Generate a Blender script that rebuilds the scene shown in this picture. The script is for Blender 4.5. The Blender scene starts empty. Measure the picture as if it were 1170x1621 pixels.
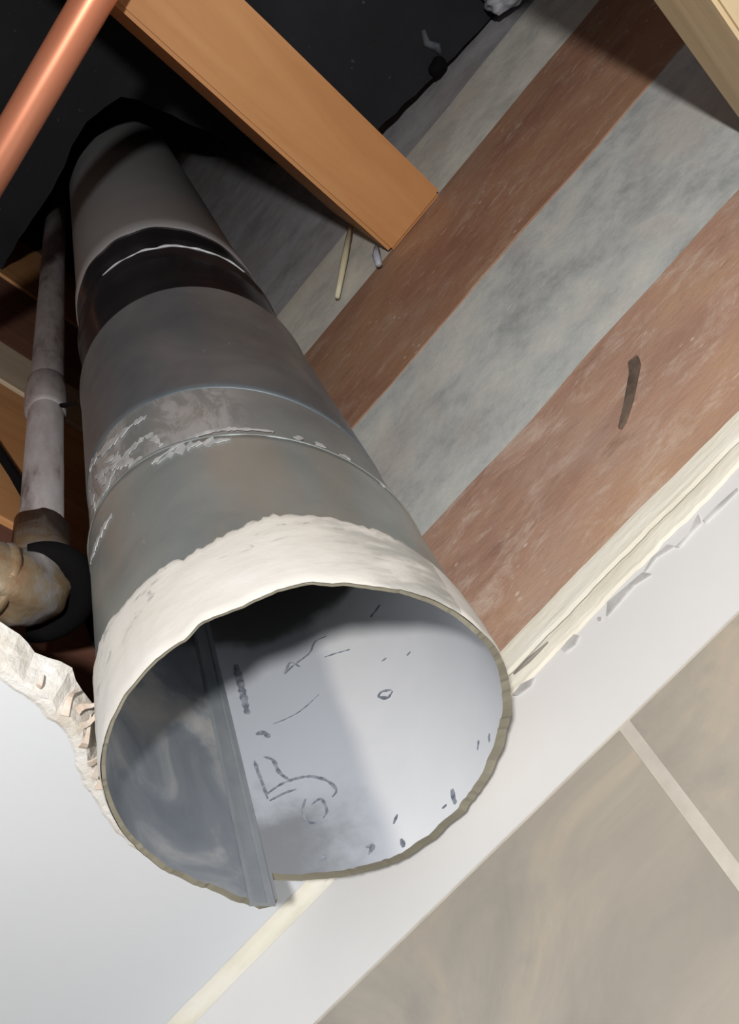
import bpy, bmesh, math, random
from mathutils import Matrix, Vector, noise

random.seed(7)
scene = bpy.context.scene
C = scene.collection
ZO = 2.0            # lens height above the floor; all heights below are given from the lens
PI = math.pi

# ------------------------------------------------------------------ camera
cam_d = bpy.data.cameras.new('camera')
cam_d.sensor_fit = 'VERTICAL'; cam_d.sensor_height = 36.0
cam_d.lens = 1500.0 / 1621.0 * 36.0
cam_d.clip_start = 0.01
cam = bpy.data.objects.new('camera', cam_d); C.objects.link(cam)
up = Vector((-500.0, -865.5, 1500.0)).normalized()       # zenith seen from the lens (right, down, forward)
into = Vector((2115.0, 1460.0, 1500.0)); into = (into - into.dot(up) * up).normalized()
along = into.cross(up)
rows = (along, into, up)
right = Vector([r[0] for r in rows]); down = Vector([r[1] for r in rows]); fwd = Vector([r[2] for r in rows])
m4 = Matrix.Identity(4)
for i in range(3):
    m4[i][0] = right[i]; m4[i][1] = -down[i]; m4[i][2] = -fwd[i]
m4[2][3] = ZO
cam.matrix_world = m4
scene.camera = cam

# ------------------------------------------------------------------ world, lights, exposure
world = bpy.data.worlds.new('daylight'); scene.world = world; world.use_nodes = True
bg = world.node_tree.nodes['Background']
bg.inputs[0].default_value = (0.80, 0.90, 1.0, 1); bg.inputs[1].default_value = 0.27

# torch held just below and to the right of the lens
ld = bpy.data.lights.new('hand_torch', 'POINT'); ld.energy = 18.5; ld.color = (1.0, 0.975, 0.945); ld.shadow_soft_size = 0.016
lo = bpy.data.objects.new('hand_torch', ld); C.objects.link(lo); lo.location = (0.082, -0.195, ZO - 0.140)

vs = scene.view_settings
vs.view_transform = 'Standard'; vs.look = 'None'; vs.gamma = 1.0; vs.use_curve_mapping = False
vs.exposure = 0.0

# ------------------------------------------------------------------ materials
def ramp_node(nt, stops):
    r = nt.nodes.new('ShaderNodeValToRGB'); cr = r.color_ramp
    while len(cr.elements) > 1: cr.elements.remove(cr.elements[-1])
    cr.elements[0].position = stops[0][0]; cr.elements[0].color = (*stops[0][1], 1)
    for p, c in stops[1:]:
        e = cr.elements.new(p); e.color = (*c, 1)
    return r

class MB:
    """small material builder"""
    def __init__(s, name, rough=0.7, metal=0.0, coord='Object'):
        s.m = bpy.data.materials.new(name); s.m.use_nodes = True
        s.nt = s.m.node_tree; s.b = s.nt.nodes['Principled BSDF']
        s.b.inputs['Roughness'].default_value = rough; s.b.inputs['Metallic'].default_value = metal
        s.tc = s.nt.nodes.new('ShaderNodeTexCoord').outputs[coord]
        s.col = None
    def link(s, a, b): s.nt.links.new(a, b)
    def map(s, scale=(1, 1, 1), rot=(0, 0, 0), loc=(0, 0, 0)):
        n = s.nt.nodes.new('ShaderNodeMapping'); n.inputs['Scale'].default_value = scale
        n.inputs['Rotation'].default_value = rot; n.inputs['Location'].default_value = loc
        s.link(s.tc, n.inputs['Vector']); return n.outputs[0]
    def noise(s, scale, stretch=(1, 1, 1), detail=6, rough=0.6, dist=0.0, loc=(0, 0, 0)):
        n = s.nt.nodes.new('ShaderNodeTexNoise'); n.inputs['Scale'].default_value = scale
        n.inputs['Detail'].default_value = detail; n.inputs['Roughness'].default_value = rough
        n.inputs['Distortion'].default_value = dist
        s.link(s.map(stretch, loc=loc), n.inputs['Vector']); return n.outputs[0]
    def ramp(s, fac, stops):
        r = ramp_node(s.nt, stops); s.link(fac, r.inputs[0]); return r.outputs[0]
    def mix(s, fac, a, b, mode='MIX'):
        n = s.nt.nodes.new('ShaderNodeMix'); n.data_type = 'RGBA'; n.blend_type = mode
        for k, v in ((0, fac), (6, a), (7, b)):
            if isinstance(v, tuple): n.inputs[k].default_value = (*v, 1)
            elif isinstance(v, (int, float)): n.inputs[k].default_value = v
            else: s.link(v, n.inputs[k])
        return n.outputs[2]
    def math(s, op, a, b=0.0):
        n = s.nt.nodes.new('ShaderNodeMath'); n.operation = op; n.use_clamp = False
        for k, v in ((0, a), (1, b)):
            if isinstance(v, (int, float)): n.inputs[k].default_value = v
            else: s.link(v, n.inputs[k])
        return n.outputs[0]
    def mask(s, fac, lo, hi):
        n = s.nt.nodes.new('ShaderNodeMapRange'); n.interpolation_type = 'SMOOTHSTEP'
        n.inputs['From Min'].default_value = lo; n.inputs['From Max'].default_value = hi
        s.link(fac, n.inputs['Value']); return n.outputs[0]
    def axis(s, k):
        n = s.nt.nodes.new('ShaderNodeSeparateXYZ'); s.link(s.tc, n.inputs[0]); return n.outputs[k]
    def color(s, c):
        if isinstance(c, tuple): s.b.inputs['Base Color'].default_value = (*c, 1)
        else: s.link(c, s.b.inputs['Base Color'])
        return s
    def rough(s, v): s.link(v, s.b.inputs['Roughness']); return s
    def metal(s, v): s.link(v, s.b.inputs['Metallic']); return s
    def bump(s, h, strength=0.3, dist=0.001):
        n = s.nt.nodes.new('ShaderNodeBump'); n.inputs['Strength'].default_value = strength
        n.inputs['Distance'].default_value = dist
        s.link(h, n.inputs['Height']); s.link(n.outputs[0], s.b.inputs['Normal']); return s

M = {}
def mottled(name, stops, scale=20, stretch=(1, 1, 1), rough=0.75, metal=0.0, bump=0.2, bd=0.001, fine=160):
    b = MB(name, rough, metal)
    n = b.noise(scale, stretch); b.color(b.ramp(n, stops))
    if bump: b.bump(b.noise(fine, stretch), bump, bd)
    M[name] = b.m; return b

# old reddish-brown planking with pale flecks and streaks along the grain (grain along x)
def brown_plank(name, a, b_, c, fleck):
    b = MB(name, 0.62)
    base = b.ramp(b.noise(7, (1, 1, 2.2), 5, 0.65, 0.6), [(0.28, a), (0.5, b_), (0.72, c)])
    grain = b.mask(b.noise(24, (1.0, 1.5, 2.2), 10, 0.78, 0.5), 0.48, 0.68)
    col = b.mix(b.math('MULTIPLY', grain, 0.6), base, fleck)
    scr = b.math('MULTIPLY', b.mask(b.noise(90, (0.5, 1, 2.4), 6, 0.7, 0.3, (1, 7, 2)), 0.60, 0.68), b.mask(b.noise(8, loc=(6, 6, 1)), 0.45, 0.62))
    col = b.mix(b.math('MULTIPLY', scr, 0.6), col, (0.68, 0.56, 0.46))
    col = b.mix(b.math('MULTIPLY', b.mask(b.noise(11, loc=(8, 4, 3)), 0.5, 0.68), 0.45), col, (c[0] * 0.9, c[1] * 1.05, c[2] * 1.35))
    v = b.nt.nodes.new('ShaderNodeTexVoronoi'); v.inputs['Scale'].default_value = 120
    b.link(b.map((0.8, 1, 1.4), (0, 0.5, 0)), v.inputs['Vector'])
    spots = b.math('SUBTRACT', 1.0, b.mask(v.outputs['Distance'], 0.07, 0.20))
    spots = b.math('MULTIPLY', spots, b.mask(b.noise(16, loc=(3, 1, 2)), 0.52, 0.64))
    col = b.mix(b.math('MULTIPLY', spots, 0.9), col, (0.72, 0.60, 0.50))
    dark = b.mask(b.noise(26, (1, 2, 3), 6, 0.7, loc=(5, 2, 8)), 0.58, 0.74)
    col = b.mix(b.math('MULTIPLY', dark, 0.5), col, (a[0] * 0.5, a[1] * 0.5, a[2] * 0.5))
    b.color(col).bump(b.noise(60, (1, 2, 3), 8, 0.7), 0.55, 0.0014)
    M[name] = b.m
brown_plank('plank_low', (0.35, 0.20, 0.15), (0.48, 0.29, 0.21), (0.56, 0.355, 0.225), (0.72, 0.59, 0.49))
brown_plank('plank_high', (0.28, 0.135, 0.095), (0.37, 0.20, 0.125), (0.42, 0.245, 0.14), (0.50, 0.37, 0.28))

# grey cement render between the planks
def render_mat(name, a, b_, c, warm):
    b = MB(name, 0.9)
    col = b.ramp(b.noise(22, (1, 1, 1.2), 10, 0.72, 0.15), [(0.34, a), (0.5, b_), (0.66, c)])
    col = b.mix(b.math('MULTIPLY', b.mask(b.noise(6, loc=(4, 7, 1)), 0.48, 0.66), 0.5), col, warm)
    b.color(col).bump(b.noise(45, (1, 1, 1), 8, 0.65), 0.45, 0.002); M[name] = b.m
render_mat('cement_grey', (0.36, 0.385, 0.39), (0.54, 0.56, 0.545), (0.66, 0.66, 0.61), (0.52, 0.46, 0.41))
render_mat('cement_pale', (0.50, 0.49, 0.45), (0.66, 0.645, 0.58), (0.78, 0.755, 0.66), (0.56, 0.48, 0.41))
render_mat('cement_dark', (0.28, 0.27, 0.28), (0.38, 0.37, 0.39), (0.46, 0.455, 0.48), (0.36, 0.32, 0.30))  # shade at the wall top put into a darker cement colour

b = MB('white_paint', 0.55)
b.color(b.ramp(b.noise(6), [(0.35, (0.75, 0.74, 0.735)), (0.65, (0.80, 0.79, 0.78))])).bump(b.noise(90), 0.08, 0.001); M['white_paint'] = b.m
b = MB('ceiling_paint', 0.6)
b.color(b.ramp(b.noise(5), [(0.35, (0.69, 0.715, 0.755)), (0.65, (0.73, 0.75, 0.785))])).bump(b.noise(70), 0.10, 0.001); M['ceiling_paint'] = b.m
b = MB('cream_plaster', 0.85)
col = b.ramp(b.noise(14, (1, 1, 5), 6), [(0.30, (0.70, 0.66, 0.54)), (0.5, (0.82, 0.78, 0.67)), (0.68, (0.86, 0.84, 0.77))])
b.color(col).bump(b.noise(120, (1, 1, 5)), 0.3, 0.001); M['cream_plaster'] = b.m
mottled('raw_gypsum', [(0.3, (0.62, 0.55, 0.46)), (0.5, (0.80, 0.77, 0.72)), (0.7, (0.86, 0.85, 0.83))], 60, bump=0.6, bd=0.002, fine=220)
mottled('torn_paper', [(0.35, (0.55, 0.42, 0.32)), (0.65, (0.78, 0.70, 0.62))], 80, bump=0.3)
mottled('grey_chip', [(0.35, (0.42, 0.41, 0.40)), (0.65, (0.62, 0.61, 0.60))], 60, bump=0.3)
mottled('chip_line', [(0.35, (0.22, 0.20, 0.18)), (0.65, (0.32, 0.30, 0.27))], 60, bump=0.0)
b = MB('stone_tile', 0.42)
col = b.ramp(b.noise(9, (1, 1, 1), 8, 0.65, 1.4), [(0.30, (0.32, 0.29, 0.25)), (0.5, (0.40, 0.36, 0.305)), (0.68, (0.52, 0.44, 0.34))])
col = b.mix(b.math('MULTIPLY', b.mask(b.noise(24, loc=(2, 9, 4)), 0.55, 0.7), 0.35), col, (0.27, 0.255, 0.24))
b.color(col).bump(b.noise(40), 0.05, 0.001); M['stone_tile'] = b.m
mottled('grout', [(0.35, (0.50, 0.46, 0.40)), (0.65, (0.58, 0.54, 0.47))], 60, bump=0.2)

def timber(name, a, b_, c, axis, rough=0.6):
    st = [(9, 9, 9)[i] for i in range(3)]; st[axis] = 0.7
    b = MB(name, rough)
    col = b.ramp(b.noise(5, tuple(st), 7, 0.6, 0.8), [(0.3, a), (0.52, b_), (0.72, c)])
    col = b.mix(b.math('MULTIPLY', b.mask(b.noise(9), 0.5, 0.7), 0.35), col, a)
    b.color(col).bump(b.noise(14, tuple(st), 6), 0.2, 0.001); M[name] = b.m
timber('pine_orange', (0.50, 0.225, 0.075), (0.565, 0.265, 0.095), (0.60, 0.295, 0.115), 1)
timber('pine_pale', (0.58, 0.45, 0.27), (0.66, 0.52, 0.32), (0.71, 0.57, 0.37), 1)
timber('board_dark', (0.19, 0.085, 0.06), (0.25, 0.11, 0.075), (0.30, 0.145, 0.095), 1)
timber('board_orange', (0.55, 0.26, 0.10), (0.66, 0.32, 0.13), (0.72, 0.38, 0.17), 1)
timber('board_beige', (0.48, 0.38, 0.27), (0.58, 0.46, 0.33), (0.64, 0.52, 0.38), 1)
timber('splinter_pale', (0.62, 0.56, 0.38), (0.72, 0.66, 0.46), (0.78, 0.73, 0.55), 2)

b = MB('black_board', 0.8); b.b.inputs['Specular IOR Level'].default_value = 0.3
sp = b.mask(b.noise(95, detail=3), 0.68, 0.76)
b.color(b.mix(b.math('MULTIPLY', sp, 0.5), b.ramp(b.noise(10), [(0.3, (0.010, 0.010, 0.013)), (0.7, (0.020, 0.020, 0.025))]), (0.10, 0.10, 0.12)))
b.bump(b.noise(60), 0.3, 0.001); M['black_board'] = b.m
mottled('deck_smear', [(0.35, (0.05, 0.055, 0.065)), (0.65, (0.11, 0.12, 0.14))], 90, bump=0.2)
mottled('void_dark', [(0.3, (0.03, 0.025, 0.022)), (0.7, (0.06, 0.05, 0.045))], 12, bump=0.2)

# flue metals: texture runs on the unrolled pipe (u = arc in metres, v = height in metres)
def galv(name, a, b_, c, rough, metal, warm=None):
    b = MB(name, rough, metal, 'UV')
    col = b.ramp(b.noise(14, (1, 1, 1), 6, 0.6, 0.8), [(0.3, a), (0.5, b_), (0.7, c)])
    if warm: col = b.mix(b.math('MULTIPLY', b.mask(b.noise(9, (2.0, 0.5, 1), loc=(2, 3, 0)), 0.5, 0.68), 0.55), col, warm)
    fl = b.mask(b.noise(160, (1, 0.5, 1), 3), 0.68, 0.74)
    col = b.mix(b.math('MULTIPLY', fl, 0.35), col, (0.6, 0.6, 0.6))
    b.color(col)
    b.rough(b.math('ADD', b.math('MULTIPLY', b.noise(25), 0.25), rough - 0.12))
    b.bump(b.noise(30, (1, 1, 1)), 0.06, 0.001); M[name] = b.m
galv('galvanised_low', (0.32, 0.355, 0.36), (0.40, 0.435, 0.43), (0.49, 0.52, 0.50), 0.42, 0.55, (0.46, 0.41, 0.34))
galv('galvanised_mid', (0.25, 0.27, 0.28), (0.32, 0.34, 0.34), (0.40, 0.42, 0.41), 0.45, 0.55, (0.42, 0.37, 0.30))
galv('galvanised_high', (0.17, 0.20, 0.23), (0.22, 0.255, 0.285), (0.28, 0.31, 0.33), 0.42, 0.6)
galv('rim_metal', (0.20, 0.185, 0.14), (0.26, 0.24, 0.185), (0.32, 0.30, 0.24), 0.6, 0.1)
b = MB('grey_plastic', 0.5, 0, 'UV')
b.color(b.ramp(b.noise(8), [(0.3, (0.40, 0.40, 0.41)), (0.7, (0.47, 0.47, 0.48))])); M['grey_plastic'] = b.m
b = MB('black_rubber', 0.22, 0, 'UV')
b.color(b.ramp(b.noise(20), [(0.3, (0.012, 0.012, 0.016)), (0.7, (0.030, 0.026, 0.028))])).bump(b.noise(18, (1, 2, 1)), 0.25, 0.003); M['black_rubber'] = b.m
b = MB('lip_pale', 0.3); b.color((0.55, 0.57, 0.60)); M['lip_pale'] = b.m  # highlight colour for the sleeve's raised rim
b = MB('black_matt', 0.9); b.color((0.004, 0.0035, 0.004)); b.b.inputs['Specular IOR Level'].default_value = 0.15; M['black_matt'] = b.m
b = MB('plaster_white', 0.85, 0, 'UV')
col = b.ramp(b.noise(26, (0.6, 1.4, 1), 7, 0.65), [(0.28, (0.52, 0.48, 0.43)), (0.40, (0.68, 0.645, 0.59)), (0.7, (0.76, 0.74, 0.71))])
vh = b.axis(1); uu_ = b.axis(0)
fl = b.math('MULTIPLY', b.mask(b.noise(110, (0.5, 1.2, 1), 5, 0.6, 0.6, (2, 5, 0)), 0.56, 0.64), b.mask(vh, 0.272, 0.296))
col = b.mix(b.math('MULTIPLY', fl, 0.9), col, (0.24, 0.25, 0.245))
thin = b.math('MULTIPLY', b.mask(b.math('ADD', uu_, b.math('MULTIPLY', b.noise(40, (0.6, 1.5, 1), 6, 0.65), 0.06)), 0.470, 0.492), b.mask(b.noise(55, (0.5, 1.4, 1), 5), 0.40, 0.58))
col = b.mix(b.math('MULTIPLY', thin, 0.75), col, (0.36, 0.36, 0.34))
b.color(col).bump(b.noise(45, (0.7, 1.5, 1), 6, 0.6), 0.35, 0.0015); M['plaster_white'] = b.m
b = MB('sealant', 0.5, 0); b.color(b.ramp(b.noise(120), [(0.35, (0.36, 0.375, 0.38)), (0.65, (0.60, 0.60, 0.60))])); M['sealant'] = b.m

# inside of the flue: white coating on the side away from the seam, bare zinc with worn patches near it
SEAM_U = math.radians(155) * 0.0738
b = MB('flue_lining', 0.45, 0.0, 'UV')
u = b.axis(0); vv = b.axis(1)
white = b.ramp(b.noise(12, (1, 1, 1), 5), [(0.3, (0.74, 0.755, 0.79)), (0.7, (0.82, 0.83, 0.855))])
grey = b.ramp(b.noise(20, (1, 0.8, 1), 6, 0.55, 0.7), [(0.34, (0.23, 0.26, 0.30)), (0.47, (0.30, 0.33, 0.37)), (0.56, (0.50, 0.51, 0.52)), (0.68, (0.66, 0.63, 0.60))])
bare = b.mask(u, SEAM_U - 0.002, SEAM_U + 0.001)
# worn patch low down beside the seam
worn = b.math('MULTIPLY', b.mask(b.math('ADD', u, b.math('MULTIPLY', b.noise(60, detail=4), 0.05)), SEAM_U - 0.034, SEAM_U + 0.012),
              b.mask(b.math('SUBTRACT', 0.338, b.math('ADD', vv, b.math('MULTIPLY', b.noise(50, loc=(3, 3, 0)), 0.05))), 0.0, 0.03))
shade_half = b.mask(b.math('ADD', u, b.math('MULTIPLY', b.noise(14, detail=2), 0.012)), 0.142, 0.154)  # shading towards the seam painted into the white coating as blue grey
mid = b.mix(b.math('MULTIPLY', shade_half, 0.75), white, (0.44, 0.475, 0.54))
col = b.mix(b.math('MULTIPLY', worn, 0.85), mid, (0.20, 0.21, 0.225))
deep_shade = b.mask(b.math('ADD', vv, b.math('MULTIPLY', b.noise(30, detail=3), 0.02)), 0.425, 0.437)  # rim shadow painted into the lining, darkening everything higher up
col = b.mix(bare, col, grey)
col = b.mix(deep_shade, col, (0.13, 0.135, 0.125))
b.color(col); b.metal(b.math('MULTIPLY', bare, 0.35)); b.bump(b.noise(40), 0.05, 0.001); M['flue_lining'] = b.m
b = MB('seam_metal', 0.4, 0.4, 'UV')
b.color(b.ramp(b.noise(24, (1, 0.5, 1)), [(0.35, (0.27, 0.305, 0.345)), (0.65, (0.46, 0.48, 0.505))])); M['seam_metal'] = b.m
b = MB('scuff', 0.8); b.color(b.ramp(b.noise(300), [(0.38, (0.14, 0.155, 0.19)), (0.62, (0.34, 0.365, 0.42))])); M['scuff'] = b.m

b = MB('copper', 0.38, 0.45)
b.color(b.ramp(b.noise(20, (0.3, 1, 1)), [(0.3, (0.84, 0.30, 0.165)), (0.7, (0.92, 0.37, 0.22))])); M['copper'] = b.m
b = MB('grey_lead', 0.6, 0.15)
b.color(b.ramp(b.noise(40, (1, 1, 0.3), 6, 0.65), [(0.33, (0.13, 0.095, 0.085)), (0.46, (0.30, 0.265, 0.265)), (0.66, (0.40, 0.375, 0.385))])).bump(b.noise(60), 0.4, 0.001); M['grey_lead'] = b.m
b = MB('brass_dirty', 0.5, 0.35)
b.color(b.ramp(b.noise(38, detail=6), [(0.32, (0.30, 0.17, 0.09)), (0.45, (0.36, 0.27, 0.17)), (0.56, (0.36, 0.33, 0.31)), (0.68, (0.46, 0.44, 0.44))])).bump(b.noise(90), 0.6, 0.0015); M['brass_dirty'] = b.m
mottled('iron_dark', [(0.3, (0.07, 0.05, 0.04)), (0.7, (0.20, 0.15, 0.115))], 90, rough=0.6, bump=0.4)
b = MB('pale_plastic', 0.35); b.color(b.ramp(b.noise(40), [(0.35, (0.42, 0.45, 0.52)), (0.65, (0.56, 0.58, 0.64))])); M['pale_plastic'] = b.m
mottled('floor_mat', [(0.35, (0.36, 0.33, 0.29)), (0.65, (0.48, 0.45, 0.40))], 6, rough=0.5, bump=0.1)

# ------------------------------------------------------------------ helpers
def tag(o, label=None, cat=None, kind=None, group=None):
    if label: o['label'] = label
    if cat: o['category'] = cat
    if kind: o['kind'] = kind
    if group: o['group'] = group
    return o
def P3(p): return Vector((p[0], p[1], p[2] + ZO))
def mesh_obj(name, verts, faces, mat, parent=None, smooth=False, uvs=None):
    """verts in lens-height coordinates; an Empty parent's location is taken off"""
    off = parent.location if parent is not None else Vector((0, 0, 0))
    if parent is not None and parent.parent is not None: off = parent.parent.location + parent.location
    me = bpy.data.meshes.new(name)
    me.from_pydata([P3(v) - off for v in verts], [], faces)
    if uvs:
        l = me.uv_layers.new(name='unrolled')
        for lp in me.loops: l.data[lp.index].uv = uvs[lp.vertex_index]
    if smooth:
        for p in me.polygons: p.use_smooth = True
    me.materials.append(M[mat]); me.update()
    o = bpy.data.objects.new(name, me); C.objects.link(o)
    if parent is not None: o.parent = parent
    return o
def recalc(o):
    bm = bmesh.new(); bm.from_mesh(o.data); bmesh.ops.recalc_face_normals(bm, faces=bm.faces); bm.to_mesh(o.data); bm.free(); return o
def empty(name, loc):
    o = bpy.data.objects.new(name, None); C.objects.link(o); o.location = P3(loc); o.empty_display_size = 0.05; return o
def box(name, lo, hi, mat, parent=None, bevel=0.0, wob=0.0):
    bm = bmesh.new(); bmesh.ops.create_cube(bm, size=1.0)
    for v in bm.verts:
        v.co = Vector([lo[i] + (v.co[i] + 0.5) * (hi[i] - lo[i]) for i in range(3)])
    if wob:
        bmesh.ops.subdivide_edges(bm, edges=[e for e in bm.edges if e.calc_length() > 0.2], cuts=24, use_grid_fill=True)
        for v in bm.verts:
            n = noise.noise_vector(v.co * 18) * wob + noise.noise_vector(v.co * 70) * wob * 0.5
            v.co += Vector((0, n.y * 0.3, n.z))
    if bevel: bmesh.ops.bevel(bm, geom=bm.edges[:], offset=bevel, segments=2, profile=0.7, affect='EDGES')
    vs_ = [tuple(v.co) for v in bm.verts]; bm.verts.index_update()
    fs = [[v.index for v in f.verts] for f in bm.faces]; bm.free()
    return mesh_obj(name, vs_, fs, mat, parent)
def tube(name, pts, rad, mat, parent=None, seg=20, cap=True, jit=0.0):
    pts = [Vector(p) for p in pts]; n = len(pts)
    rr = rad if isinstance(rad, (list, tuple)) else [rad] * n
    verts = []; faces = []; ref = None
    for i, p in enumerate(pts):
        t = (pts[min(i + 1, n - 1)] - pts[max(i - 1, 0)]).normalized()
        if ref is None: ref = t.orthogonal().normalized()
        ref = (ref - ref.dot(t) * t).normalized(); bi = t.cross(ref)
        for k in range(seg):
            a = 2 * PI * k / seg
            q = p + (ref * math.cos(a) + bi * math.sin(a)) * rr[i]
            if jit: q += noise.noise_vector(q * 90) * jit
            verts.append(tuple(q))
    for i in range(n - 1):
        for k in range(seg):
            k2 = (k + 1) % seg
            faces.append((i * seg + k, i * seg + k2, (i + 1) * seg + k2, (i + 1) * seg + k))
    if cap:
        faces.append(tuple(range(seg))[::-1]); faces.append(tuple((n - 1) * seg + k for k in range(seg)))
    return recalc(mesh_obj(name, verts, faces, mat, parent, smooth=True))
def extrude_poly(name, pts, z0, z1, mat, parent=None):
    n = len(pts)
    verts = [(x, y, z0) for x, y in pts] + [(x, y, z1) for x, y in pts]
    faces = [tuple(range(n)), tuple(range(2 * n - 1, n - 1, -1))]
    faces += [(i, (i + 1) % n, n + (i + 1) % n, n + i) for i in range(n)]
    return recalc(mesh_obj(name, verts, faces, mat, parent))
def lerp_table(tab, x):
    for (a, u0), (c, u1) in zip(tab, tab[1:]):
        if a <= x <= c: return u0 + (u1 - u0) * (x - a) / max(c - a, 1e-9)
    return tab[-1][1]
def jagged(pts, step, amp, seed):
    out = []
    for (x0, y0), (x1, y1) in zip(pts, pts[1:]):
        L = math.hypot(x1 - x0, y1 - y0); k = max(1, int(L / step))
        for i in range(k):
            t = i / k; x = x0 + (x1 - x0) * t; y = y0 + (y1 - y0) * t
            d = (noise.noise(Vector((x * 90, y * 90, seed))) + 0.6 * noise.noise(Vector((x * 260, y * 260, seed + 5)))) * amp
            out.append((x + d * (y1 - y0) / L, y - d * (x1 - x0) / L))
    out.append(pts[-1]); return out

# ------------------------------------------------------------------ the setting
YW = 0.305          # face of the planks on the back wall
CE = 0.300          # underside of the ceiling board
X0, X1 = -1.5, 1.5

floor = box('floor', (X0, -2.4, -2.10), (X1, 0.45, -2.0), 'floor_mat')
tag(floor, 'plain beige floor of the room far below', 'floor', 'structure')

wall = box('wall_back', (X0, 0.3095, -2.0), (X1, 0.45, 1.68), 'cement_grey')
tag(wall, 'grey cement back wall with two brown planks, white strip and tiles', 'wall', 'structure')
def wall_part(*a, **k): return box(*a, parent=wall, **k)
wall_part('plank', (-0.298, YW, 0.3215), (0.89, 0.3094, 0.4325), 'plank_low', wob=0.0022)['label'] = 'wide scuffed reddish brown plank just above the white strip'
wall_part('plank', (-0.298, YW, 0.585), (0.89, 0.3094, 0.735), 'plank_high', wob=0.0022)['label'] = 'darker brown plank behind the end of the orange joist'
wall_part('cement_band', (-0.298, 0.3062, 0.4325), (0.89, 0.3094, 0.585), 'cement_grey', wob=0.0012)['label'] = 'wide mottled grey cement band between the two brown planks'
wall_part('cement_band', (-0.298, 0.3066, 0.735), (0.89, 0.3094, 0.849), 'cement_pale', wob=0.002)['label'] = 'pale weathered cement band above the upper plank'
wall_part('cement_band', (-0.298, 0.3082, 0.849), (0.89, 0.3094, 1.66), 'cement_dark')['label'] = 'dark grey cement at the top of the wall'
# white painted strip between tiles and ceiling line
wall_part('plaster_band', (X0, 0.3032, 0.2435), (X1, 0.3094, 0.2965), 'white_paint')['label'] = 'white painted strip between tiles and opened ceiling'
# tapered dark sliver added in place of a slot in the lower plank
nv = [(0.0475, 0.398), (0.0425, 0.3995), (0.0385, 0.393), (0.0245, 0.379), (0.0150, 0.3705), (0.0145, 0.3690), (0.0185, 0.3700), (0.0290, 0.3775), (0.0450, 0.3925)]
n = len(nv)
recalc(mesh_obj('nail', [(x, 0.3028, z) for x, z in nv] + [(x, 0.3075, z) for x, z in nv],
    [tuple(range(n)), tuple(range(2 * n - 1, n - 1, -1))] + [(i, (i + 1) % n, n + (i + 1) % n, n + i) for i in range(n)], 'iron_dark', wall))['label'] = 'dark tapered iron nail lying across the lower plank'

# tiles: joint at x = -0.0725, top edge 0.2425
TW, TH, GR = 0.300, 0.450, 0.0045
def tile_mesh():
    bm = bmesh.new(); bmesh.ops.create_cube(bm, size=1.0)
    for v in bm.verts: v.co = Vector((v.co.x * (TW - GR), v.co.y * 0.0062, v.co.z * (TH - GR)))
    bmesh.ops.bevel(bm, geom=[e for e in bm.edges], offset=0.0007, segments=2, affect='EDGES')
    me = bpy.data.meshes.new('tile'); bm.to_mesh(me); bm.free(); me.materials.append(M['stone_tile']); return me
tm = tile_mesh()
wall_part('grout_bed', (X0, 0.3038, -2.0), (X1, 0.3094, 0.2434), 'grout')
for j in range(5):
    for i in range(-5, 6):
        cx = -0.0725 + TW * (i + 0.5); cz = 0.2425 + GR / 2 - TH * (j + 0.5)
        if cz - TH / 2 < -2.02 or abs(cx) > 1.36: continue
        o = bpy.data.objects.new('tile', tm); C.objects.link(o); o.parent = wall
        o.location = (cx, 0.3063, cz + ZO)

# cream ragged plaster edge left where the ceiling board was pulled off
verts = []; faces = []; nx, nz = 260, 14
for i in range(nx + 1):
    x = -0.235 + i * (1.12 / nx)
    top = 0.3215 + 0.0010 * noise.noise(Vector((x * 30, 0, 2))) + 0.0005 * noise.noise(Vector((x * 120, 0, 3)))
    top -= 0.0035 * max(0, min(1, (x + 0.02) / 0.1))
    bot = 0.2940 + 0.0012 * noise.noise(Vector((x * 40, 1, 7))) + 0.0012 * noise.noise(Vector((x * 150, 1, 7)))
    for k in range(nz + 1):
        t = k / nz; z = bot + (top - bot) * t
        y = 0.3024 - 0.0007 * math.sin(PI * min(1, t * 1.6))
        y += 0.0013 * math.exp(-((t - 0.42 - 0.03 * noise.noise(Vector((x * 20, 4, 0)))) / 0.035) ** 2)
        y += 0.0010 * math.exp(-((t - 0.53) / 0.03) ** 2)
        y += 0.00025 * noise.noise(Vector((x * 25, z * 500, 1)))
        if k in (0, nz): y = 0.3036 if k == 0 else 0.3060
        verts.append((x, y, z))
for i in range(nx):
    for k in range(nz):
        a = i * (nz + 1) + k; faces.append((a, a + nz + 1, a + nz + 2, a + 1))
edge = mesh_obj('plaster_edge', verts, faces, 'cream_plaster', wall); edge['label'] = 'cream ragged plaster edge along the wall'
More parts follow.
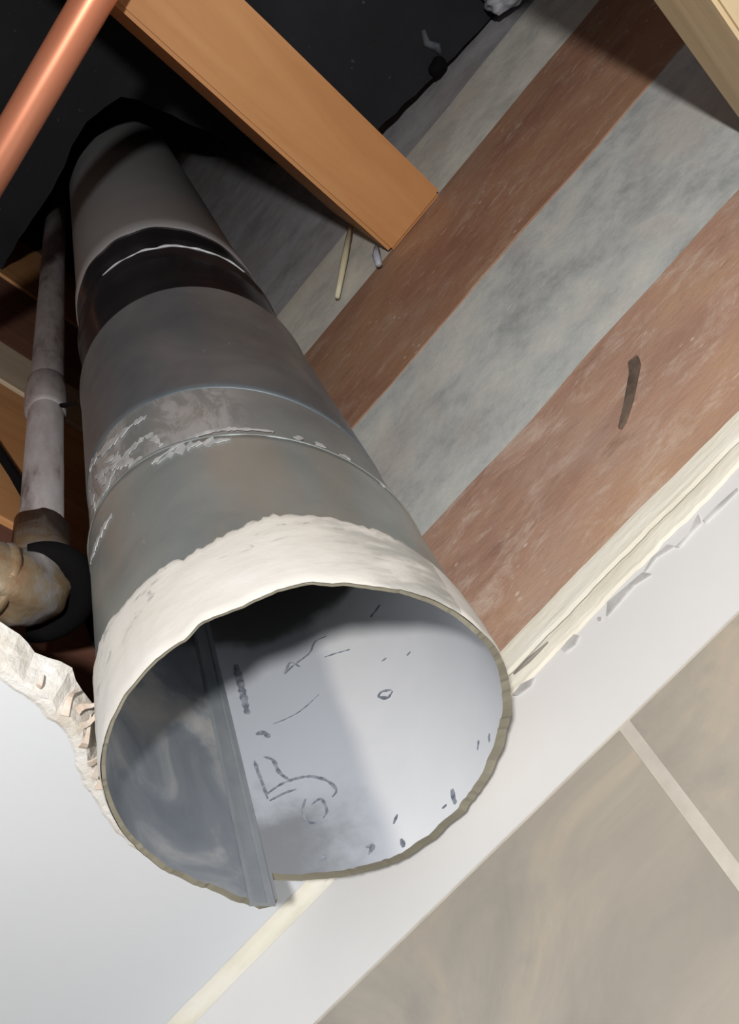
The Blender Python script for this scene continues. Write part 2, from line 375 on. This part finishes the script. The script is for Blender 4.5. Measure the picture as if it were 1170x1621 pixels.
chips = [[(-0.0744, 0.2935), (-0.07, 0.294), (-0.0658, 0.2939), (-0.0646, 0.2916), (-0.0685, 0.2898), (-0.0741, 0.2908)],
 [(-0.0456, 0.2933), (-0.0381, 0.2923), (-0.0258, 0.2909), (-0.0239, 0.2871), (-0.0321, 0.2896), (-0.0433, 0.2887), (-0.0497, 0.2883)],
 [(-0.0251, 0.2908), (-0.0189, 0.293), (-0.0104, 0.2921), (-0.0088, 0.2889), (-0.0173, 0.2917), (-0.0232, 0.2908)],
 [(-0.0089, 0.2881), (-0.0009, 0.2876), (0.0037, 0.2902), (0.0073, 0.2915), (0.0055, 0.2875), (0.0004, 0.2876), (-0.0079, 0.2867)],
 [(0.0068, 0.2875), (0.0156, 0.2875), (0.0255, 0.2866), (0.0248, 0.2857), (0.0155, 0.2858), (0.0068, 0.286)],
 [(-0.1051, 0.2948), (-0.0988, 0.2957), (-0.0919, 0.2928), (-0.0956, 0.2914), (-0.1033, 0.2929)],
 [(-0.0533, 0.2911), (-0.052, 0.2903), (-0.0529, 0.289), (-0.0538, 0.2897)]]
for c in chips:
    n = len(c)
    o = recalc(mesh_obj('paint_chip', [(x, 0.3021, z) for x, z in c] + [(x, 0.3035, z) for x, z in c],
        [tuple(range(n)), tuple(range(2 * n - 1, n - 1, -1))] + [(i, (i + 1) % n, n + (i + 1) % n, n + i) for i in range(n)], 'grey_chip', wall))
    o['label'] = 'grey chip where white paint has flaked off'
o = tube('crack', [(-0.0985, 0.3008, 0.3018), (-0.089, 0.3006, 0.3010), (-0.077, 0.3006, 0.3003)], [0.0004, 0.0011, 0.0003], 'chip_line', wall, 8)

# ceiling board left of the opening, with the torn rim round the flue
A = [(-0.196, -0.60), (-0.199, -0.20), (-0.201, 0.06), (-0.202, 0.112), (-0.206, 0.130), (-0.212, 0.149), (-0.222, 0.161),
     (-0.232, 0.173), (-0.243, 0.188), (-0.2525, 0.207), (-0.250, 0.238), (-0.236, 0.266), (-0.216, 0.286), (-0.200, 0.295), (-0.190, 0.303)]
edgeA = jagged(A, 0.004, 0.0022, 1.0)
poly = [(X0, 0.303), (X0, -0.60)] + edgeA
ce = extrude_poly('ceiling', poly, CE, 0.3125, 'ceiling_paint')
tag(ce, 'white painted ceiling board broken away around the flue', 'ceiling', 'structure')
# torn gypsum core
verts = []; faces = []; nk = 8
for i, (x, y) in enumerate(edgeA):
    hole = max(0.0, min(1.0, (y - 0.135) / 0.03))
    w = (0.0105 * (1 - hole) + 0.0075 * hole) * (0.85 + 0.5 * noise.noise(Vector((x * 70, y * 70, 9))))
    w = max(0.003, w)
    if y > 0.23: w *= max(0.25, 1 - (y - 0.23) / 0.03)
    p0 = edgeA[max(0, i - 3)]; p1 = edgeA[min(len(edgeA) - 1, i + 3)]
    tx, ty = p1[0] - p0[0], p1[1] - p0[1]; L = math.hypot(tx, ty) or 1; nx_, ny_ = ty / L, -tx / L
    for k in range(nk + 1):
        t = k / nk
        d = -0.004 + (w + 0.004) * t
        rise = max(0.0, (d - 0.0012) / max(0.001, w - 0.0012))
        zz = CE - 0.0010 + 0.0128 * rise + 0.0016 * min(1.0, rise * 3) * noise.noise(Vector((x * 160 + k, y * 160, 3)))
        if k == 0: zz = CE - 0.0002
        verts.append((x + nx_ * d, y + ny_ * d, zz))
for i in range(len(edgeA) - 1):
    for k in range(nk):
        a = i * (nk + 1) + k; faces.append((a, a + nk + 1, a + nk + 2, a + 1))
te = mesh_obj('torn_edge', verts, faces, 'raw_gypsum', ce, smooth=False); te['label'] = 'crumbly torn gypsum edge of the ceiling board'
# shreds of torn facing paper
for k, (x, y, a, l) in enumerate([(-0.209, 0.143, 0.3, .012), (-0.207, 0.147, 1.0, .010), (-0.214, 0.152, 0.7, .013), (-0.219, 0.158, 0.2, .011), (-0.223, 0.163, 1.2, .012),
                                  (-0.228, 0.169, 0.6, .009), (-0.234, 0.176, 0.1, .010), (-0.240, 0.184, 0.9, .009), (-0.205, 0.128, 0.4, .006), (-0.247, 0.196, 0.3, .009), (-0.251, 0.205, 1.0, .008), (-0.251, 0.214, 0.4, .007)]):
    dx, dy = math.cos(a - 0.5), math.sin(a - 0.5); w = 0.0017
    pts = []; m_ = 6
    for i in range(m_ + 1):
        t = i / m_; cx, cy = x + dx * l * t, y + dy * l * t
        ww = w * (1 - t * 0.85); zz = CE - 0.0012 + 0.005 * t + 0.003 * math.sin(t * 4 + k)
        pts += [(cx - dy * ww, cy + dx * ww, zz), (cx + dy * ww, cy - dx * ww, zz + 0.001 * math.sin(k))]
    o = mesh_obj('paper_shred', pts, [(2 * i, 2 * i + 1, 2 * i + 3, 2 * i + 2) for i in range(m_)], 'torn_paper', ce)
    sm = o.modifiers.new('thick', 'SOLIDIFY'); sm.thickness = 0.0007
# the rest of the ceiling beyond the opening
c2 = box('ceiling', (-0.196, -2.4, CE), (X1, -0.60, 0.3125), 'ceiling_paint'); tag(c2, 'white ceiling board on the near side of the opening', 'ceiling', 'structure')
c3 = box('ceiling', (0.72, -0.5999, CE), (X1, 0.3025, 0.3125), 'ceiling_paint'); tag(c3, 'white ceiling board to the right of the opening', 'ceiling', 'structure')
c4 = box('ceiling', (X0, -2.4, CE), (-0.1961, -0.6001, 0.3125), 'ceiling_paint'); tag(c4, 'white ceiling board in the near left of the room', 'ceiling', 'structure')
# cream filler bead in the corner between ceiling and wall
bead = [(X0 + (1.27) * i / 60, 0, 0) for i in range(61)]
vv_ = []; ff = []
for i, (x, _, _) in enumerate(bead):
    r = 0.0065 + 0.0008 * noise.noise(Vector((x * 25, 0, 0)))
    for k in range(5):
        a = PI / 2 * k / 4
        vv_.append((x, 0.3031 - r * (1 - math.sin(a)), CE - 0.0001 - r * (1 - math.cos(a))))
for i in range(60):
    for k in range(4):
        a = i * 5 + k; ff.append((a, a + 5, a + 6, a + 1))
tr = recalc(mesh_obj('trim_1', vv_, ff, 'cream_plaster', smooth=True)); tag(tr, 'cream filler bead in the corner of ceiling and wall', 'trim', 'structure')

# left side of the void: boards on edge
wl = box('wall_left', (-0.33, -0.9, 0.3127), (-0.3042, 0.3092, 1.66), 'void_dark')
tag(wl, 'boarded left side of the void behind the narrow pipes', 'wall', 'structure')
for z0, z1, mt, t in ((0.314, 0.600, 'board_dark', 0.0), (0.604, 0.832, 'board_orange', 0.003), (0.834, 0.925, 'board_beige', 0.006),
                      (0.930, 1.150, 'board_dark', 0.0), (1.155, 1.36, 'board_orange', 0.002), (1.365, 1.65, 'board_dark', 0.0)):
    box('board', (-0.3040, -0.89, z0), (-0.300 + t, 0.304, z1), mt, wl, bevel=0.0015)
# unseen panels added to keep light out of the void's ends, and its roof
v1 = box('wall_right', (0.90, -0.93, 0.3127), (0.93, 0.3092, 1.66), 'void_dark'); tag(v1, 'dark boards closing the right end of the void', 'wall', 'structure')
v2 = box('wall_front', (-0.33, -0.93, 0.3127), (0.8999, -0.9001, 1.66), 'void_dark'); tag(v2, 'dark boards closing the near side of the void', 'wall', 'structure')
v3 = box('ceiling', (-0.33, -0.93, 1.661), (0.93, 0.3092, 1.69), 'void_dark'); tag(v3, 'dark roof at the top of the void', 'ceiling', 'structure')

# black deck board over the joists, notched round the flue
DK = 0.900
left_edge = [(-0.2990, 0.128), (-0.258, 0.125), (-0.217, 0.124), (-0.188, 0.122), (-0.158, 0.118), (-0.135, 0.112), (-0.104, 0.111), (-0.078, 0.116), (-0.058, 0.123),
             (-0.050, 0.138), (-0.026, 0.215), (-0.002, 0.298), (0.0, 0.3045), (0.030, 0.3045)]
poly = jagged(left_edge, 0.012, 0.0018, 4.0) + [(0.030, -0.89), (-0.2990, -0.89)]
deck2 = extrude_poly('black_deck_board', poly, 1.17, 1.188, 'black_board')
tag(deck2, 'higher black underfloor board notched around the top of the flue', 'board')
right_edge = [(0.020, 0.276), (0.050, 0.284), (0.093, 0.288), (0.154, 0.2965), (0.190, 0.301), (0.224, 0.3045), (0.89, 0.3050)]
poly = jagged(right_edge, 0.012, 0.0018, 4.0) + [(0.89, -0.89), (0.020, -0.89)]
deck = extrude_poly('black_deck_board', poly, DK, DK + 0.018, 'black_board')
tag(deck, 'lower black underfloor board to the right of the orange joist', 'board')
# lump of dried adhesive at its wall edge, and a pale smear beside it
bm = bmesh.new(); bmesh.ops.create_icosphere(bm, subdivisions=3, radius=0.0075)
for v in bm.verts:
    v.co = Vector((v.co.x * 1.3, v.co.y * 0.9, v.co.z)) + noise.noise_vector(v.co * 220) * 0.0016
    v.co += Vector((0.160, 0.292, DK - 0.0035))
vs_ = [tuple(v.co) for v in bm.verts]; bm.verts.index_update(); fs = [[v.index for v in f.verts] for f in bm.faces]; bm.free()
mesh_obj('lump', vs_, fs, 'black_matt', deck, True)
tube('smear', [(0.170, 0.288, DK), (0.172, 0.281, DK - .001), (0.168, 0.272, DK - .001), (0.173, 0.262, DK)], [0.002, 0.004, 0.0035, 0.002], 'deck_smear', deck, 10, jit=0.0015)

# ------------------------------------------------------------------ timbers
# orange pine joist running from the back wall out over the opening
secs = [(0.0075, 0.728), (0.0675, 0.7275), (0.0655, 0.8985), (0.0008, 0.8985)]
def prism_y(name, sec, y0, y1, mat, parent=None, bev=0.003, wob=0.0012):
    bm = bmesh.new(); k = 40; rings = []
    for i in range(k + 1):
        y = y0 + (y1 - y0) * i / k
        rings.append([bm.verts.new((x + wob * noise.noise(Vector((y * 7, x * 50, 1))), y, z + (wob * noise.noise(Vector((y * 9, x * 50, 5))) if z < 0.89 else 0))) for x, z in sec])
    for i in range(k):
        for j in range(len(sec)):
            j2 = (j + 1) % len(sec); bm.faces.new((rings[i][j], rings[i][j2], rings[i + 1][j2], rings[i + 1][j]))
    bm.faces.new(rings[0]); bm.faces.new(rings[-1][::-1])
    bmesh.ops.recalc_face_normals(bm, faces=bm.faces)
    ed = [e for e in bm.edges if e.calc_face_angle(0) > 0.8]
    bmesh.ops.bevel(bm, geom=ed, offset=bev, segments=2, affect='EDGES')
    vs_ = [tuple(v.co) for v in bm.verts]; bm.verts.index_update(); fs = [[v.index for v in f.verts] for f in bm.faces]; bm.free()
    return mesh_obj(name, vs_, fs, mat, parent)
j1 = prism_y('joist', secs, -0.885, 0.3045, 'pine_orange')
tag(j1, 'orange pine joist meeting the upper brown plank beside the flue', 'joist')
j2 = prism_y('ceiling_batten', [(0.172, 0.400), (0.250, 0.400), (0.250, 0.4526), (0.172, 0.4526)], -0.885, 0.299, 'pine_pale', bev=0.002, wob=0.0006)
tag(j2, 'pale cream pine batten at the upper right edge of the view', 'batten')
# splinters hanging at the joist's foot
s1 = tube('wood_splinter', [(0.0015, 0.2990, 0.826), (-0.022, 0.2995, 0.790), (-0.049, 0.3010, 0.750)], [0.0024, 0.0030, 0.0022], 'splinter_pale', None, 6)
tag(s1, 'long thin pale splinter leaning on the wall below the orange joist', 'splinter')
s2 = tube('wood_splinter', [(0.0035, 0.296, 0.742), (-0.002, 0.297, 0.733), (-0.006, 0.298, 0.719)], [0.0020, 0.0034, 0.0026], 'pale_plastic', None, 6)
tag(s2, 'short whitish splinter stub under the corner of the orange joist', 'splinter')
# crumpled pale plastic scrap pushed between deck and wall
bm = bmesh.new(); bmesh.ops.create_icosphere(bm, subdivisions=4, radius=1.0)
for v in bm.verts:
    n_ = v.co.copy(); d = 1 + 0.22 * noise.noise(n_ * 2.2) + 0.10 * noise.noise(n_ * 6)
    v.co = Vector((n_.x * 0.024 * d + 0.2440, n_.y * 0.013 * d + 0.2880, n_.z * 0.036 * d + 0.872))
vs_ = [tuple(v.co) for v in bm.verts]; bm.verts.index_update(); fs = [[v.index for v in f.verts] for f in bm.faces]; bm.free()
sc = mesh_obj('plastic_scrap', vs_, fs, 'pale_plastic', None, True)
tag(sc, 'crumpled blue grey plastic scrap stuffed between wall and black board', 'scrap')

# ------------------------------------------------------------------ the flue
FC = (-0.150, 0.210)
flue = empty('flue_pipe', (FC[0], FC[1], 0.254))
tag(flue, 'large round galvanised flue pipe with cut open painted lower end', 'flue pipe')
def pol(th, r, z): a = math.radians(th); return (FC[0] + r * math.cos(a), FC[1] + r * math.sin(a), z)
RIM = [(0, .2485), (6, .247), (20, .251), (35, .2545), (44, .254), (60, .2555), (78, .2545), (94, .2545), (109, .2545), (124, .2575), (138, .2615), (151.9, .2645),
       (152.1, .2515), (157, .2505), (164, .2525), (174, .2565), (190, .2575), (204, .2585), (219, .2595), (236, .258), (252, .256), (271, .254), (284, .2518), (288, .2545),
       (300, .2510), (309, .2535), (316, .2540), (325, .2510), (335, .2490), (346, .2490), (360, .2485)]
def rim(th):
    th %= 360
    return lerp_table(RIM, th) + 0.0010 * noise.noise(Vector((math.cos(math.radians(th)) * 9, math.sin(math.radians(th)) * 9, 1))) + 0.0006 * noise.noise(Vector((th * 0.6, 3, 1)))
TH = [i * 1.5 for i in range(240)]
TH = sorted(TH + [151.9, 152.1])
TH = [t for t in TH if t not in (151.5, 152.25)]
def shell(name, rows, mat, parent=flue, smooth=True, close=False):
    """rows: list of functions th -> (radius, z)"""
    n = len(TH) + 1; verts = []; uvs = []; faces = []
    for r_ in rows:
        for t in TH + [360.0]:
            r, z = r_(t % 360); verts.append(pol(t, r, z)); uvs.append((math.radians(t) * r, z))
    for i in range(len(rows) - 1 + (1 if close else 0)):
        i2 = (i + 1) % len(rows)
        for k in range(n - 1):
            faces.append((i * n + k, i * n + k + 1, i2 * n + k + 1, i2 * n + k))
    o = mesh_obj(name, verts, faces, mat, parent, smooth, uvs); return o
def tilt(z0, a, t0, r): return lambda th: (r, z0 + a * math.cos(math.radians(th - t0)))
RO, RI = 0.0762, 0.0736
def rin(th):
    k = 0.5 + 0.5 * math.cos(math.radians(th - 112)); return 0.0760 - 0.0024 * min(1.0, k * 1.25) ** 0.8
def lip_w(th):
    a = math.radians(th); k = max(0.0, math.cos(math.radians(th - 90)) * 1.3 - 0.1)
    return min(1.0, k) * (0.85 + 0.3 * noise.noise(Vector((math.cos(a) * 7, math.sin(a) * 7, 3))))
ring2 = lambda th: 0.378 + 0.029 * math.cos(math.radians(th - 215))
ring1 = lambda th: 0.437 + 0.032 * math.cos(math.radians(th - 215))
mtop = lambda th: 0.597 + 0.011 * math.cos(math.radians(th - 250))
btop = lambda th: 0.766 + 0.020 * math.cos(math.radians(th - 250))
mixz = lambda f, g, t: (lambda th: f(th) * (1 - t) + g(th) * t)
R = lambda r, f: (lambda th: (r, f(th)))
RR = lambda r, f, dz: (lambda th: (r, f(th) + dz))
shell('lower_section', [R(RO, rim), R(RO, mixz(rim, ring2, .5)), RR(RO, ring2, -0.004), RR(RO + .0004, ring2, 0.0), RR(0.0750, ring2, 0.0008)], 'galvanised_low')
b = MB('sealant_smeared_metal', 0.45, 0.4, 'UV')
u = b.axis(0)
metal_c = b.ramp(b.noise(14, (1, 1, 1), 6), [(0.3, (0.25, 0.27, 0.28)), (0.5, (0.32, 0.34, 0.34)), (0.7, (0.40, 0.38, 0.35))])
zone = b.math('MULTIPLY', b.mask(u, 0.275, 0.310), b.math('SUBTRACT', 1.0, b.mask(u, 0.405, 0.428)))
sm_ = b.mask(b.noise(38, (1.6, 0.6, 1), 7, 0.7, 1.2), 0.42, 0.60)
b.color(b.mix(b.math('MULTIPLY', b.math('MULTIPLY', sm_, zone), 0.8), metal_c, (0.58, 0.59, 0.60))); M['sealant_smeared_metal'] = b.m
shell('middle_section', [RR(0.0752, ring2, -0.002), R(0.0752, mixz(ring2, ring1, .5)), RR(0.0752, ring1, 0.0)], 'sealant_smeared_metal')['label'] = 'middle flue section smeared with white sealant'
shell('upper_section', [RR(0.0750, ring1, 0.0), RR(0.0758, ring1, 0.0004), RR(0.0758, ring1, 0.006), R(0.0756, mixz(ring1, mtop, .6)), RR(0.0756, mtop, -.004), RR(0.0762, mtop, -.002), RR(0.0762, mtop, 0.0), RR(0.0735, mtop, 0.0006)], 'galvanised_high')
shell('rim_edge', [lambda th: (rin(th), rim(th)), RR(RO, rim, 0.0), lambda th: (RO + 0.0003 + 0.0017 * lip_w(th), rim(th) - 0.0002 * lip_w(th)), lambda th: (RO + 0.0003 + 0.0019 * lip_w(th), rim(th) + 0.0012), lambda th: (RO, rim(th) + 0.004)], 'rim_metal', smooth=False)['label'] = 'jagged olive grey cut edge of the flue'
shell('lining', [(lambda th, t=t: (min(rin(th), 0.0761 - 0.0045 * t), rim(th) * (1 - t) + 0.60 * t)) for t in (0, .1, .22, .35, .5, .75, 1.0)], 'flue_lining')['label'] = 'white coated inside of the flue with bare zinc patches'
# painted plaster coat on the outside of the stub
PT = [(0, .2850), (2, .284), (20, .276), (45, .285), (90, .297), (180, .300), (232, .309), (250, .307), (262, .3025), (276, .300), (295, .2955), (304, .2975), (312, .3005), (330, .2955), (345, .2915), (360, .2850)]
def ptop(th):
    a = math.radians(th); return lerp_table(PT, th % 360) + 0.0026 * noise.noise(Vector((math.cos(a) * 11, math.sin(a) * 11, 2))) + 0.0028 * noise.noise(Vector((math.cos(a) * 40, math.sin(a) * 40, 6)))
def prow(t, d):
    def f(th):
        a = math.radians(th); z = rim(th) + 0.0002 + (ptop(th) - rim(th)) * t
        n_ = noise.noise(Vector((math.cos(a) * 6, math.sin(a) * 6, z * 70))) + 0.35 * noise.noise(Vector((math.cos(a) * 20, math.sin(a) * 20, z * 200)))
        return (RO + max(0.0002, d * (1 + 0.30 * n_)), z)
    return f
shell('plaster_collar', [prow(0, .0006), prow(.04, .0013)] + [prow(t, .0015) for t in (.1, .2, .3, .4, .5, .6, .7, .8, .88, .94)] + [prow(.98, .0010), prow(1, -.01)], 'plaster_white')['label'] = 'thick ragged band of white painted plaster around the open end'
# folded seam inside
vs_ = []; fs = []; uv = []
prof = [(153.0, 0.0), (153.6, .0007), (155.2, .0010), (155.8, .0003), (156.5, .0008), (160.6, .0009), (161.6, 0.0)]
zs = [0.2490, 0.252, 0.30, 0.40, 0.50, 0.598]
for z in zs:
    for t, d in prof:
        vs_.append(pol(t, rin(t) - 0.0002 - d, z)); uv.append((math.radians(t) * RI, z))
m_ = len(prof)
for i in range(len(zs) - 1):
    for k in range(m_ - 1): fs.append((i * m_ + k, i * m_ + k + 1, (i + 1) * m_ + k + 1, (i + 1) * m_ + k))
for t in (prof[0][0], prof[-1][0]):   # outer side of the tongue
    vs_.append(pol(t, RI + 0.0012, 0.2490)); uv.append((0, 0))
fs.append(tuple(range(m_)) + (len(vs_) - 1, len(vs_) - 2))
mesh_obj('seam', vs_, fs, 'seam_metal', flue, False, uv)['label'] = 'blue grey folded metal seam with a tongue at the rim'
# scuffs and scribbles inside
strokes = [(3, [(105.6, 0.4016), (111.1, 0.4028), (115.1, 0.3966), (122.7, 0.3931), (127.7, 0.3884)]), (4, [(127.7, 0.3884), (124.0, 0.3957), (120.8, 0.3899)]), (2, [(109.7, 0.3875), (104.6, 0.3849), (98.6, 0.3805)]), (4, [(89.3, 0.3349), (93.2, 0.3389), (95.2, 0.3378), (92.1, 0.333), (89.0, 0.3337)]), (1.5, [(137.9, 0.3538), (127.4, 0.3573), (117.2, 0.364)]), (9, [(146.0, 0.4037), (146.2, 0.3874), (146.4, 0.3735), (146.6, 0.3632)]), (7, [(145.3, 0.3482), (142.3, 0.3487), (140.7, 0.3449)]), (4, [(148.5, 0.3304), (148.2, 0.3227), (147.5, 0.3128), (147.2, 0.3056)]), (4, [(144.7, 0.3324), (141.6, 0.3291), (140.7, 0.3212), (138.1, 0.3153)]), (3.5, [(147.6, 0.308), (140.5, 0.3137), (131.9, 0.3147), (125.7, 0.3092), (123.0, 0.3013), (125.1, 0.298)]), (3, [(146.7, 0.3043), (140.7, 0.3077), (136.4, 0.3086)]), (3, [(134.2, 0.3017), (136.3, 0.2956), (135.8, 0.2886), (131.5, 0.2862)]), (3, [(132.8, 0.2975), (129.1, 0.2991), (128.4, 0.2918), (130.4, 0.2883)]), (4, [(83.7, 0.3868), (76.7, 0.3858)]), (3, [(108.6, 0.2693), (106.1, 0.2725)]), (6, [(84.4, 0.263), (85.4, 0.2585), (85.4, 0.2562)]), (2.5, [(90.8, 0.2597), (88.7, 0.2594)]), (3, [(67.4, 0.2632), (64.8, 0.2652)]), (5, [(60.7, 0.2583), (58.4, 0.2599)]), (8, [(108.1, 0.2606), (108.1, 0.2581), (108.3, 0.2563)]), (4, [(120.0, 0.2655), (117.8, 0.2644), (119.9, 0.2614)]), (5, [(134.7, 0.2666), (133.4, 0.2691)]), (2, [(76.2, 0.3416), (73.7, 0.3405)]), (2, [(87.7, 0.3552), (85.3, 0.3539)])]
def ribbon(name, pts, w, rad, inward, mat, rag=0.0, thick=0.0004):
    """brush mark lying on the pipe wall: pts (angle, height), w width in metres"""
    P = []
    Q = [pts[0]] + list(pts) + [pts[-1]]
    for p0, p1, p2, p3 in zip(Q, Q[1:], Q[2:], Q[3:]):
        for i in range(8):
            t = i / 8
            P.append(tuple(0.5 * (2 * p1[k] + (p2[k] - p0[k]) * t + (2 * p0[k] - 5 * p1[k] + 4 * p2[k] - p3[k]) * t * t + (3 * p1[k] - p0[k] - 3 * p2[k] + p3[k]) * t ** 3) for k in (0, 1)))
    P.append(pts[-1]); vs_ = []; fs = []
    n = len(P)
    for i, (t, z) in enumerate(P):
        t0, z0 = P[max(0, i - 1)]; t1, z1 = P[min(n - 1, i + 1)]
        du, dv = math.radians(t1 - t0) * rad, z1 - z0; L = math.hypot(du, dv) or 1
        ww = w * 0.5 * (0.45 + 0.55 * math.sin(PI * (i + 0.5) / n)) * (1 + rag * noise.noise(Vector((t * 0.9, z * 300, w * 900))))
        for s in (-1, 1):
            uu = -dv / L * ww * s; vz = du / L * ww * s
            vs_.append(pol(t + math.degrees(uu / rad), (rin(t + math.degrees(uu / rad)) - thick) if inward else rad + thick, z + vz))
    fs = [(2 * i, 2 * i + 1, 2 * i + 3, 2 * i + 2) for i in range(n - 1)]
    o = mesh_obj(name, vs_, fs, mat, flue)
    sm = o.modifiers.new('thick', 'SOLIDIFY'); sm.thickness = thick * 1.2; sm.offset = 0
    return o
for w, pts in strokes: ribbon('scuff_mark', pts, w * 0.00040, RI, True, 'scuff', 0.8, 0.0002)
# sealant dragged over the joint
for i, (w, pts) in enumerate([(.0045, [(247, .463), (252.7, 0.4569), (268.1, 0.4403), (280.4, 0.4352), (284.7, 0.432)]), (.0035, [(257.5, 0.4298), (268.3, 0.4142), (278.7, 0.4124), (284.6, 0.4114), (288.6, 0.3936)]),
    (.004, [(250, .412), (258.6, 0.4067), (270.0, 0.4104), (278.9, 0.3947), (287.8, 0.3847), (295.9, 0.3788)]), (.0055, [(240, .402), (246.7, 0.3969), (259.8, 0.3882), (270.2, 0.387), (275.2, 0.386)]),
    (.0022, [(284, .381), (291.4, 0.3822), (299.8, 0.3837), (308.6, 0.3822), (316.8, 0.3781), (325.8, 0.3736)]), (.0050, [(286, .378), (296.9, 0.3774), (304.2, 0.3735), (311.4, 0.3705)]), (.004, [(240, .384), (247.1, 0.3785), (253.0, 0.3767), (263.3, 0.3744)]),
    (.0026, [(332.5, 0.3676), (334.6, 0.3702)]), (.0026, [(339.0, 0.3636), (341.6, 0.3673)]), (.003, [(347.2, 0.3600), (351.3, 0.3629)]), (.003, [(2.2, 0.3531), (5.2, 0.3546)]),
    (.003, [(262, .432), (268, .422), (272, .405), (276, .396)]), (.0025, [(252, .440), (258, .424), (262, .404)]), (.003, [(244, .445), (248, .425), (250, .405)])]):
    ribbon('sealant_smear', pts, w * 1.05, 0.0763 if i in (4, 5, 6, 7, 8, 9, 10) else 0.0754, False, 'sealant', 2.2, 0.0003)
# bead round the joint
vs2 = []
tb = [pol(t, 0.0760, ring2(t) + 0.0008) for t in range(0, 361, 3)]
tube('joint_bead', tb, [0.0011 + 0.0004 * noise.noise(Vector((i * .4, 0, 0))) for i in range(len(tb))], 'galvanised_low', flue, 8, cap=False)
# black rubber sleeve with a raised rim and its painted highlight, then the grey plastic pipe above
wl_ = lambda th: 0.699 + 0.012 * math.cos(math.radians(th - 250))
def rub(r, f, dz=0.0):
    return lambda th: (r + 0.0008 * noise.noise(Vector((math.cos(math.radians(th)) * 4, math.sin(math.radians(th)) * 4, f(th) * 40))), f(th) + dz)
shell('rubber_sleeve', [rub(.0745, mtop, -.004), rub(.0745, mtop, .002), rub(.0738, mixz(mtop, wl_, .35)), rub(.0735, mixz(mtop, wl_, .8)), rub(.0738, wl_, -.006), rub(.0752, wl_, -.003), rub(.0756, wl_), rub(.0750, wl_, .004), rub(.0736, wl_, .008),
      rub(.0734, mixz(wl_, btop, .6)), rub(.0738, btop, -.006), rub(.0742, btop), rub(.0700, btop, .003)], 'black_rubber')['label'] = 'glossy black rubber sleeve around the flue'
lip_glint = [pol(t, 0.0757, wl_(t) + 0.0012 + 0.004 * noise.noise(Vector((t * 0.09, 1, 4)))) for t in range(276, 362, 2)]
tube('lip', lip_glint, [0.0004 + 0.0014 * max(0.0, 0.45 + noise.noise(Vector((i * 0.33, 2, 0)))) * math.sin(PI * (i + .5) / len(lip_glint)) for i in range(len(lip_glint))], 'lip_pale', flue, 8)['label'] = 'pale worn lip on the rubber sleeve'
shell('plastic_pipe', [RR(.0700, btop, -.01), RR(.0741, btop, .0005), RR(.0752, btop, .006), RR(.0752, btop, .028), RR(.0738, btop, .034), R(.0738, lambda th: 1.2), R(.0738, lambda th: 1.655)], 'grey_plastic')['label'] = 'matt grey plastic upper pipe'

# ------------------------------------------------------------------ copper pipe
cp = tube('copper_pipe', [(-0.298, 0.0497, 0.70), (-0.115, 0.0364, 0.70), (0.0, 0.0280, 0.70), (0.30, 0.0062, 0.70), (0.60, -0.0156, 0.70), (0.895, -0.0371, 0.70)], 0.0122, 'copper', None, 32)
tag(cp, 'shiny copper pipe crossing below the black board and orange joist', 'pipe')

# ------------------------------------------------------------------ narrow grey pipe with elbow beside the flue
wp = empty('water_pipe', (-0.237, 0.149, 0.42))
tag(wp, 'narrow old grey water pipe bending away beside the flue', 'pipe')
tube('pipe', [(-0.2375, 0.1490, 0.47), (-0.2360, 0.1510, 0.75), (-0.2335, 0.1545, 1.1), (-0.2300, 0.1590, 1.655)], 0.0122, 'grey_lead', wp, 24, jit=0.0006)
tube('coupling', [(-0.2367, 0.1503, .655), (-0.2367, 0.1503, .659), (-0.2366, 0.1504, .695), (-0.2366, 0.1504, .700), (-0.2365, 0.1505, .712), (-0.2365, 0.1505, .715)], [0.0125, 0.0146, 0.0150, 0.0142, 0.0140, 0.0122], 'grey_lead', wp, 24, jit=0.0010)
arc = [(-0.2375, 0.149, 0.490)]
for i in range(9):
    a = PI / 2 * i / 8; arc.append((-0.2375, 0.149 - 0.030 * (1 - math.cos(a)), 0.445 - 0.030 * math.sin(a)))
arc += [(-0.2375, 0.100, 0.415)]
tube('elbow', arc, [0.0150, 0.0165, 0.018, 0.0185, 0.019, 0.0195, 0.0195, 0.0195, 0.019, 0.0185, 0.018], 'brass_dirty', wp, 40, jit=0.0034)
tube('collar_ring', [(-0.2375, 0.1275, 0.4165), (-0.2375, 0.1245, 0.416), (-0.2375, 0.1215, 0.4155)], [0.0196, 0.0212, 0.0196], 'brass_dirty', wp, 28)
tube('branch', [(-0.2375, 0.101, 0.415), (-0.2375, -0.30, 0.415), (-0.2375, -0.885, 0.415)], 0.0165, 'brass_dirty', wp, 24)
ring = []
for i in range(25):
    a = math.radians(-40 + 190 * i / 24); ring.append((-0.2430 + 0.0265 * math.cos(a), 0.1480 + 0.0235 * math.sin(a), 0.432))
tube('rubber_ring', ring, [0.0035 + 0.0052 * math.sin(PI * (i + .5) / 25) for i in range(25)], 'black_matt', wp, 14)['label'] = 'black rubber ring hugging the elbow'  # tapering black crescent round the elbow
tube('wire', [(-0.2245, 0.1545, 0.655), (-0.218, 0.157, 0.648), (-0.2135, 0.1585, 0.642)], [0.0016, 0.0014, 0.0009], 'black_matt', wp, 8)

cb = tube('cable', [(-0.288, 0.095, 0.80), (-0.288, 0.137, 0.69), (-0.288, 0.158, 0.655), (-0.286, 0.176, 0.61), (-0.284, 0.196, 0.575), (-0.284, 0.23, 0.45), (-0.284, 0.24, 0.3135)], 0.0038, 'black_matt', None, 12)  # added black strip that draws the shadow gap behind the elbow
tag(cb, 'thin black cable running down the orange board behind the elbow', 'cable')
